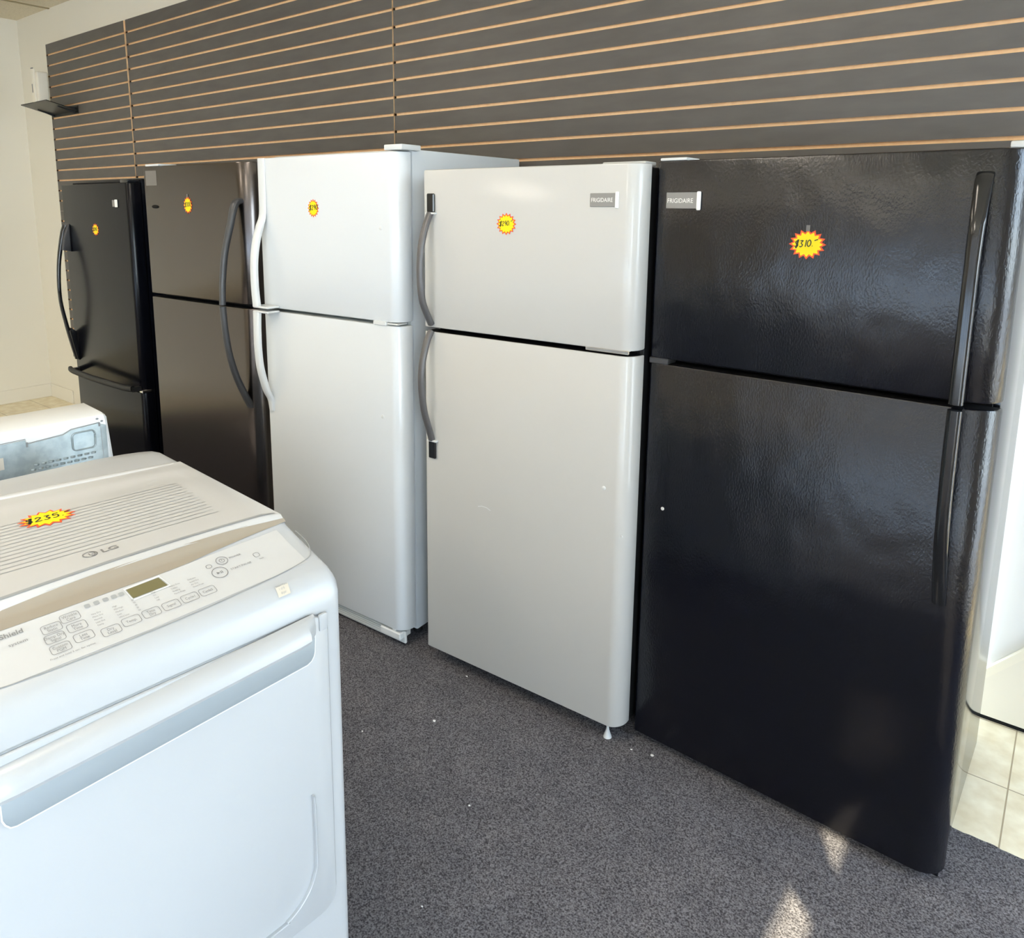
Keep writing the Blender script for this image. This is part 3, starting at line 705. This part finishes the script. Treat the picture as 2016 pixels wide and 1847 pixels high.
# buttons, each a printed outline with its word
def button(x, y, lines, w=.0255, h=.017, size=.0075):
    bm = bmesh.new(); o_ = rrect(x - w / 2, x + w / 2, y - h / 2, y + h / 2, .004, 3)
    ribbon(bm, o_, .0009, lambda a, b: ontop(a, b, .0018), closed=True)
    k = len(lines); sz = size if k < 3 else size * .62
    for i, s in enumerate(lines):
        text_into(bm, s, sz, x, y + (k - 1) * sz * .42 - i * sz * .85 - sz * .33, lambda a, b: ontop(a, b, .0018), 'CENTER', sx=.8)
    link('button', bm, M['print_'], fas, smooth=False)
button(-.416, .111, ['Reduce', 'Static']); button(-.389, .119, ['Wrinkle', 'Care'])
button(-.418, .091, ['Damp Dry', 'Signal']); button(-.387, .097, ['More', 'Time'])
button(-.418, .069, ['Custom', 'PGM']); button(-.386, .074, ['Less', 'Time'])
button(-.352, .066, ['Dry', 'Level']); button(-.322, .070, ['Temp.']); button(-.292, .071, ['Time', 'Dry'])
button(-.262, .071, ['Signal']); button(-.232, .072, ['Cycle1']); button(-.203, .072, ['Cycle2'])
def ring(x, y, r, nm, glyph):
    bm = bmesh.new(); ribbon(bm, arc(x, y, r, r, 0, 345, 22), .0012, lambda a, b: ontop(a, b, .0018), closed=True)
    for g in glyph: bm.faces.new([bm.verts.new(ontop(x + a, y + b, .0018)) for a, b in g])
    if not glyph:
        ribbon(bm, arc(x, y, r * .45, r * .45, 0, 330, 14), .0010, lambda a, b: ontop(a, b, .0018), closed=True)
        ribbon(bm, [(x, y - .001), (x, y + .003)], .001, lambda a, b: ontop(a, b, .0018))
    link(nm, bm, M['print_'], fas, smooth=False)
ring(-.151, .125, .0095, 'power_button', [])
ring(-.167, .101, .0125, 'start_button', [((-.005, -.003), (-.005, .003), (0, 0)), ((.001, -.003), (.0022, -.003), (.0022, .003), (.001, .003)), ((.0034, -.003), (.0046, -.003), (.0046, .003), (.0034, .003))])
bm = bmesh.new(); mp = lambda a, b: ontop(a, b, .0016)
text_into(bm, 'POWER', .0062, -.138, .123, mp); link('power_word', bm, M['print_'], fas, smooth=False); bm = bmesh.new(); text_into(bm, 'START/PAUSE', .0062, -.149, .097, mp)
link('start_word', bm, M['print_'], fas, smooth=False); bm = bmesh.new()
text_into(bm, 'SteamShield', .0125, -.448, .122, mp, 'RIGHT', bold=.0002); link('panel_word', bm, M['print_'], fas, smooth=False); bm = bmesh.new(); text_into(bm, 'system', .0085, -.448, .104, mp, 'RIGHT')
link('panel_word', bm, M['print_'], fas, smooth=False); bm = bmesh.new()
text_into(bm, 'Press and hold 3 sec. for option', .0045, -.436, .053, mp); link('printed_note', bm, M['print_'], fas, smooth=False); bm = bmesh.new()
for cx_, wl in ((-.356, ('Very Dry', 'More Dry', 'Normal', 'Less Dry', 'Damp')), (-.326, ('High', 'Mid High', 'Medium', 'Low', 'Ultra Low')), (-.298, ('60', '50', '40', '30', '20')), (-.268, ('High', 'On', 'Low', 'Off')),
                (-.240, ('Heavy Duty', 'Cotton', 'Bedding', 'Perm. Press')), (-.210, ('Delicates', 'Speed Dry', 'Air Dry', 'Steam Fresh'))):
    bm2 = bmesh.new()
    for i, s in enumerate(wl): text_into(bm2, s, .0042, cx_ - .008, .108 - i * .0062, mp, sx=.85)
    link('printed_settings', bm2, M['print_'], fas, smooth=False)
ribbon(bm, rrect(-.100, -.090, .106, .116, .003, 2), .001, mp, closed=True); text_into(bm, 'lock', .005, -.096, .098, mp)
ribbon(bm, rrect(-.180, -.171, .118, .126, .003, 2), .001, mp, closed=True)
link('panel_printing', bm, M['print_'], fas, smooth=False)
bm = bmesh.new()
for x in (-.362, -.349, -.336, -.324, -.313):
    vs = [bm.verts.new(ontop(x + a, .129 + b, .0016)) for a, b in rrect(-.004, .004, -.004, .004, .002, 2)]; bm.faces.new(vs)
link('indicator_icon', bm, M['print_l'], fas, smooth=False)
# maker's mark on the lid
bm = bmesh.new(); LZ = lambda a, b: onlid(a, b, .0006)
gx, gy, gr = -.316, .245, .0105
ribbon(bm, arc(gx, gy, gr, gr, 20, 350, 24), .0022, LZ, closed=True)
ribbon(bm, [(gx - .001, gy + .005), (gx - .001, gy - .004), (gx + .003, gy - .004)], .0014, LZ); ribbon(bm, arc(gx, gy, gr * .72, gr * .72, -90, 80, 12), .0014, LZ); ribbon(bm, [(gx + .002, gy), (gx + .008, gy)], .0014, LZ)
text_into(bm, 'LG', .020, gx + .016, gy - .008, LZ, bold=.0005, sx=1.15); link('logo', bm, M['print_'], lid, smooth=False)
# rating label remnant on the front lip
bm = bmesh.new(); 
def onlip(a, b): return Vector((a, b, hz(b) + .0022 + Z_))
bm.faces.new([bm.verts.new(onlip(a, b)) for a, b in ((-.112, .0130), (-.090, .0130), (-.087, .027), (-.110, .027))])
link('label', bm, M['paper'], dr, smooth=False)
bm = bmesh.new(); text_into(bm, 'Smart Care', .0045, -.110, .025, lambda a, b: ontop(a, b, .0032)); text_into(bm, '1 of 8', .0045, -.107, .020, lambda a, b: ontop(a, b, .0032)); text_into(bm, 'dryer', .0045, -.106, .015, lambda a, b: ontop(a, b, .0032))
link('label_printing', bm, M['print_l'], dr, smooth=False)
# front door with inset and long handle
def outline(x0, x1, z0, z1, r): return rrect(x0, x1, z0 + Z_, z1 + Z_, r, 6)
bm = bmesh.new(); prism(bm, outline(-DW + .033, -.033, .345, .922, .035), -.007, .002, .004, axis='y'); door = link('door', bm, M['drywhite'], dr)
bm = bmesh.new(); ribbon(bm, outline(-DW + .031, -.031, .343, .924, .037), .0022, lambda a, b: Vector((a, -.0006, b)), closed=True); link('door_seam', bm, M['groove'], dr, smooth=False)
bm = bmesh.new(); P = outline(-DW + .075, -.075, .385, .66, .085); m4 = len(P)
sw = [Vector((a, -.0078, b)) for a, b in P[m4 // 2 + 1:] + P[:2]]
sweep(bm, spline(sw, 3), .006, .0016, side=Vector((0, 1, 0)), n=8); link('door_ridge', bm, M['drywhite'], door)
# handle: convex bar on top, grey plate tucked beneath
hx0, hx1 = -.550, -.062
bm = bmesh.new(); nx = 22; prof = [(-.006, .928), (-.016, .927), (-.028, .921), (-.036, .912), (-.038, .902), (-.033, .894), (-.018, .890), (-.006, .890)]
rings = []
for i in range(nx + 1):
    t_ = i / nx; x = hx0 + (hx1 - hx0) * t_; dz = -.0185 * (1 - t_) ; e2 = min(1, min(t_, 1 - t_) * 14); k_ = math.sqrt(1 - (1 - e2) ** 2)
    rings.append([bm.verts.new((x, -.006 + (y + .006) * (.25 + .75 * k_), z + dz + Z_)) for y, z in prof])
for a, b in zip(rings, rings[1:]):
    for j in range(len(prof)): bm.faces.new((a[j], a[(j + 1) % len(prof)], b[(j + 1) % len(prof)], b[j]))
bm.faces.new(rings[0][::-1]); bm.faces.new(rings[-1]); hd = link('handle', bm, M['drywhite'], door)
bm = bmesh.new()
P = [(-.062, .892), (-.064, .862), (-.066, .855), (-.071, .848), (-.079, .8445), (-.508, .8235), (-.515, .8255), (-.520, .832), (-.523, .84), (-.523, .868)]
prism(bm, [(a, b + Z_) for a, b in P], -.011, -.006, .001, axis='y'); link('handle_plate', bm, M['plate'], hd)
bm = bmesh.new(); ribbon(bm, [(-.062, .8905 + Z_), (-.30, .8795 + Z_), (-.523, .868 + Z_)], .0035, lambda a, b: Vector((a, -.0118, b))); ribbon(bm, [(a, b + Z_) for a, b in P], .002, lambda a, b: Vector((a, -.0115, b)))
link('plate_rim', bm, M['whitepl'], hd, smooth=False)
bm = bmesh.new(); box(bm, -.052, -.036, -.010, -.004, .892 + Z_, .922 + Z_, .003, 2); link('door_hinge', bm, M['drywhite'], door)
for fx, fy in ((-.05, .06), (-DW + .05, .06), (-.06, .62), (-DW + .06, .62)):
    bm = bmesh.new(); lathe(bm, [(.02, 0), (.022, .008), (.012, .014), (.012, .04)], fx, fy); link('foot', bm, M['blackmt'], dr)
tag(dr, 'white front control clothes dryer in the foreground with grey handle plate', 'dryer')
# its sticker, lying on the lid
st = empty('price_sticker', (0, 0, 0)); bpy.data.objects.remove(st)
bm = bmesh.new(); n = 15
for k_, mi, z in ((1.0, 0, 0.0), (.84, 1, .0006)):
    o_, i_ = [], []
    for j in range(2 * n):
        a = math.pi * j / n; f = (1.0 if j % 2 == 0 else .74) * k_
        o_.append(bm.verts.new((.047 * f * math.cos(a), .040 * f * math.sin(a), z))); i_.append(bm.verts.new((.047 * f * math.cos(a), .040 * f * math.sin(a), z - .0005)))
    cv = bm.verts.new((0, 0, z))
    for j in range(2 * n):
        q = (j + 1) % (2 * n); bm.faces.new((o_[j], o_[q], cv)).material_index = mi; bm.faces.new((o_[j], i_[j], i_[q], o_[q])).material_index = mi
st = link('price_sticker', bm, [M['red'], M['yellow']], smooth=False)
ca, sa = math.cos(AD + math.pi / 2), math.sin(AD + math.pi / 2)
lx, ly = -.318, .452
st.location = (OD[0] + ca * lx - sa * ly, OD[1] + sa * lx + ca * ly, 1.0372); st.rotation_euler = (0, 0, AD + math.pi / 2 - .05)
tag(st, 'yellow price sticker lying on the white dryer lid', 'price sticker', 'starburst price stickers')
bm = bmesh.new(); handwrite(bm, '$235.-', .021, -.036, -.010, lambda a, b: Vector((a, b, .0012)), .0028, step=.68); link('handwritten_price', bm, M['ink'], st, smooth=False)

# ------------------------------------------------------------------ top-load washer seen from behind
P0 = (2.9993, -1.6485)
wr = empty('washing_machine', (P0[0], P0[1], .006), AD + math.pi / 2)
WW = .68
bm = bmesh.new()      # console: white shell, profile in (y, z)
prof = [(0, .90), (0, 1.030), (.006, 1.045), (.018, 1.050), (.150, 1.050), (.165, 1.042), (.195, .95), (.20, .90)]
rings = []
for w, i_ in ((0, .020), (.002, .008), (.010, .0), (WW - .010, .0), (WW - .002, .008), (WW, .020)):
    rings.append([bm.verts.new((-w - .010 * (1.05 - z) / .15 * 0 + (.011 * (1.05 - z) / .15 if w < .2 else -.011 * (1.05 - z) / .15), min(max(y, i_), .2 - i_), (z - i_ if z > 1.0 else z) + Z_)) for y, z in prof])
for a, b in zip(rings, rings[1:]):
    for j in range(len(prof)): bm.faces.new((a[j], a[(j + 1) % len(prof)], b[(j + 1) % len(prof)], b[j]))
bm.faces.new(rings[0]); bm.faces.new(rings[-1][::-1]); con = link('console', bm, M['whitepl'], wr)
bm = bmesh.new(); prism(bm, rrect(-WW, .012, .0, .70, .02, 3), .03, .900 + Z_, .006); link('cabinet', bm, M['drywhite'], wr)
bm = bmesh.new(); box(bm, -WW + .04, -.04, .24, .66, .900 + Z_, .915 + Z_, .006, 2); link('lid', bm, M['drywhite'], wr)
# galvanised rear panel with stepped top edge
bm = bmesh.new()
P = [(-.008, .60), (-.008, 1.018), (-.024, 1.024), (-.026, 1.0265), (-.095, 1.0215), (-.115, 1.012), (-.142, 1.0105), (-.198, 1.0065), (-.201, 1.018), (-.30, 1.016), (-.64, 1.018), (-.672, 1.0), (-.672, .60)]
prism(bm, [(a, b + Z_) for a, b in P], -.004, -.0005, .001, axis='y'); rp = link('rear_panel', bm, M['galv'], wr)
bm = bmesh.new(); ribbon(bm, [(-.024, 1.0285 + Z_), (-.095, 1.024 + Z_), (-.115, 1.0145 + Z_), (-.198, 1.009 + Z_), (-.201, 1.021 + Z_), (-.30, 1.019 + Z_)], .0018, lambda a, b: Vector((a, -.0046, b)))
box(bm, -.027, -.023, -.006, -.004, 1.018 + Z_, 1.028 + Z_); box(bm, -.200, -.196, -.006, -.004, 1.000 + Z_, 1.012 + Z_); link('panel_edge_gap', bm, M['print_'], wr, smooth=False)
bm = bmesh.new(); sweep(bm, [Vector((a, -.005, b + Z_)) for a, b in rrect(-.094, -.038, .965, 1.012, .010, 4) + [(-.038, 1.0)]], .0035, .002, side=Vector((0, 1, 0)), n=8); link('embossed_rectangle', bm, M['galv'], rp)
for row in range(2):
    for k in range(9):
        bm = bmesh.new(); x = -.045 - k * .017 - row * .008; z = .950 - row * .012 + Z_
        sweep(bm, [Vector((x - .005, -.0045, z)), Vector((x, -.008, z + .001)), Vector((x + .005, -.0045, z))], .0028, .0018, side=Vector((0, 0, 1)), n=8); link('louvre', bm, M['galv'], rp)
bm = bmesh.new(); ribbon(bm, [(-.022, 1.015 + Z_), (-.021, .96 + Z_), (-.019, .90 + Z_)], .0015, lambda a, b: Vector((a, -.0046, b))); link('panel_crease', bm, M['print_l'], rp, smooth=False)
bm = bmesh.new(); box(bm, -.275, -.252, -.0055, -.004, .955 + Z_, .985 + Z_); link('rating_label', bm, M['paper'], rp, smooth=False)
for x, z in ((-.028, 1.038), (-.017, 1.030)):
    bm = bmesh.new(); prism(bm, [(x + .0035 * math.cos(a * .785), z + Z_ + .0025 * math.sin(a * .785)) for a in range(8)], -.002, .001, .0005, axis='y'); link('screw', bm, M['print_'], con)
tag(wr, 'white top load washer showing its galvanised back behind the dryer', 'washing machine')

# ------------------------------------------------------------------ lint crumbs on the carpet
CR = [(3.494, -.739, .004, 'near the left foot of the silver refrigerator'), (3.562, -.979, .006, 'largest of those before the silver refrigerator'), (3.422, -1.153, .003, 'close beside the dryer'),
      (3.863, -1.169, .0035, 'alone in the middle of the open carpet'), (3.969, -1.466, .003, 'nearest to the camera'), (4.160, -.685, .006, 'at the foot of the large black refrigerator'),
      (4.100, -.700, .004, 'in the gap between silver and black refrigerators')]
for x, y, s_, wh in CR:
    bm = bmesh.new(); bmesh.ops.create_icosphere(bm, subdivisions=1, radius=s_)
    for v in bm.verts: v.co = Vector((v.co.x * random.uniform(.7, 1.4), v.co.y * random.uniform(.6, 1.1), v.co.z * .45)) * random.uniform(.8, 1.1)
    o = link('lint_crumb', bm, M['lint']); o.location = (x, y, .006 + s_ * .42)
    tag(o, 'tiny white crumb on the carpet, ' + wh, 'crumb', 'white crumbs scattered on the carpet')
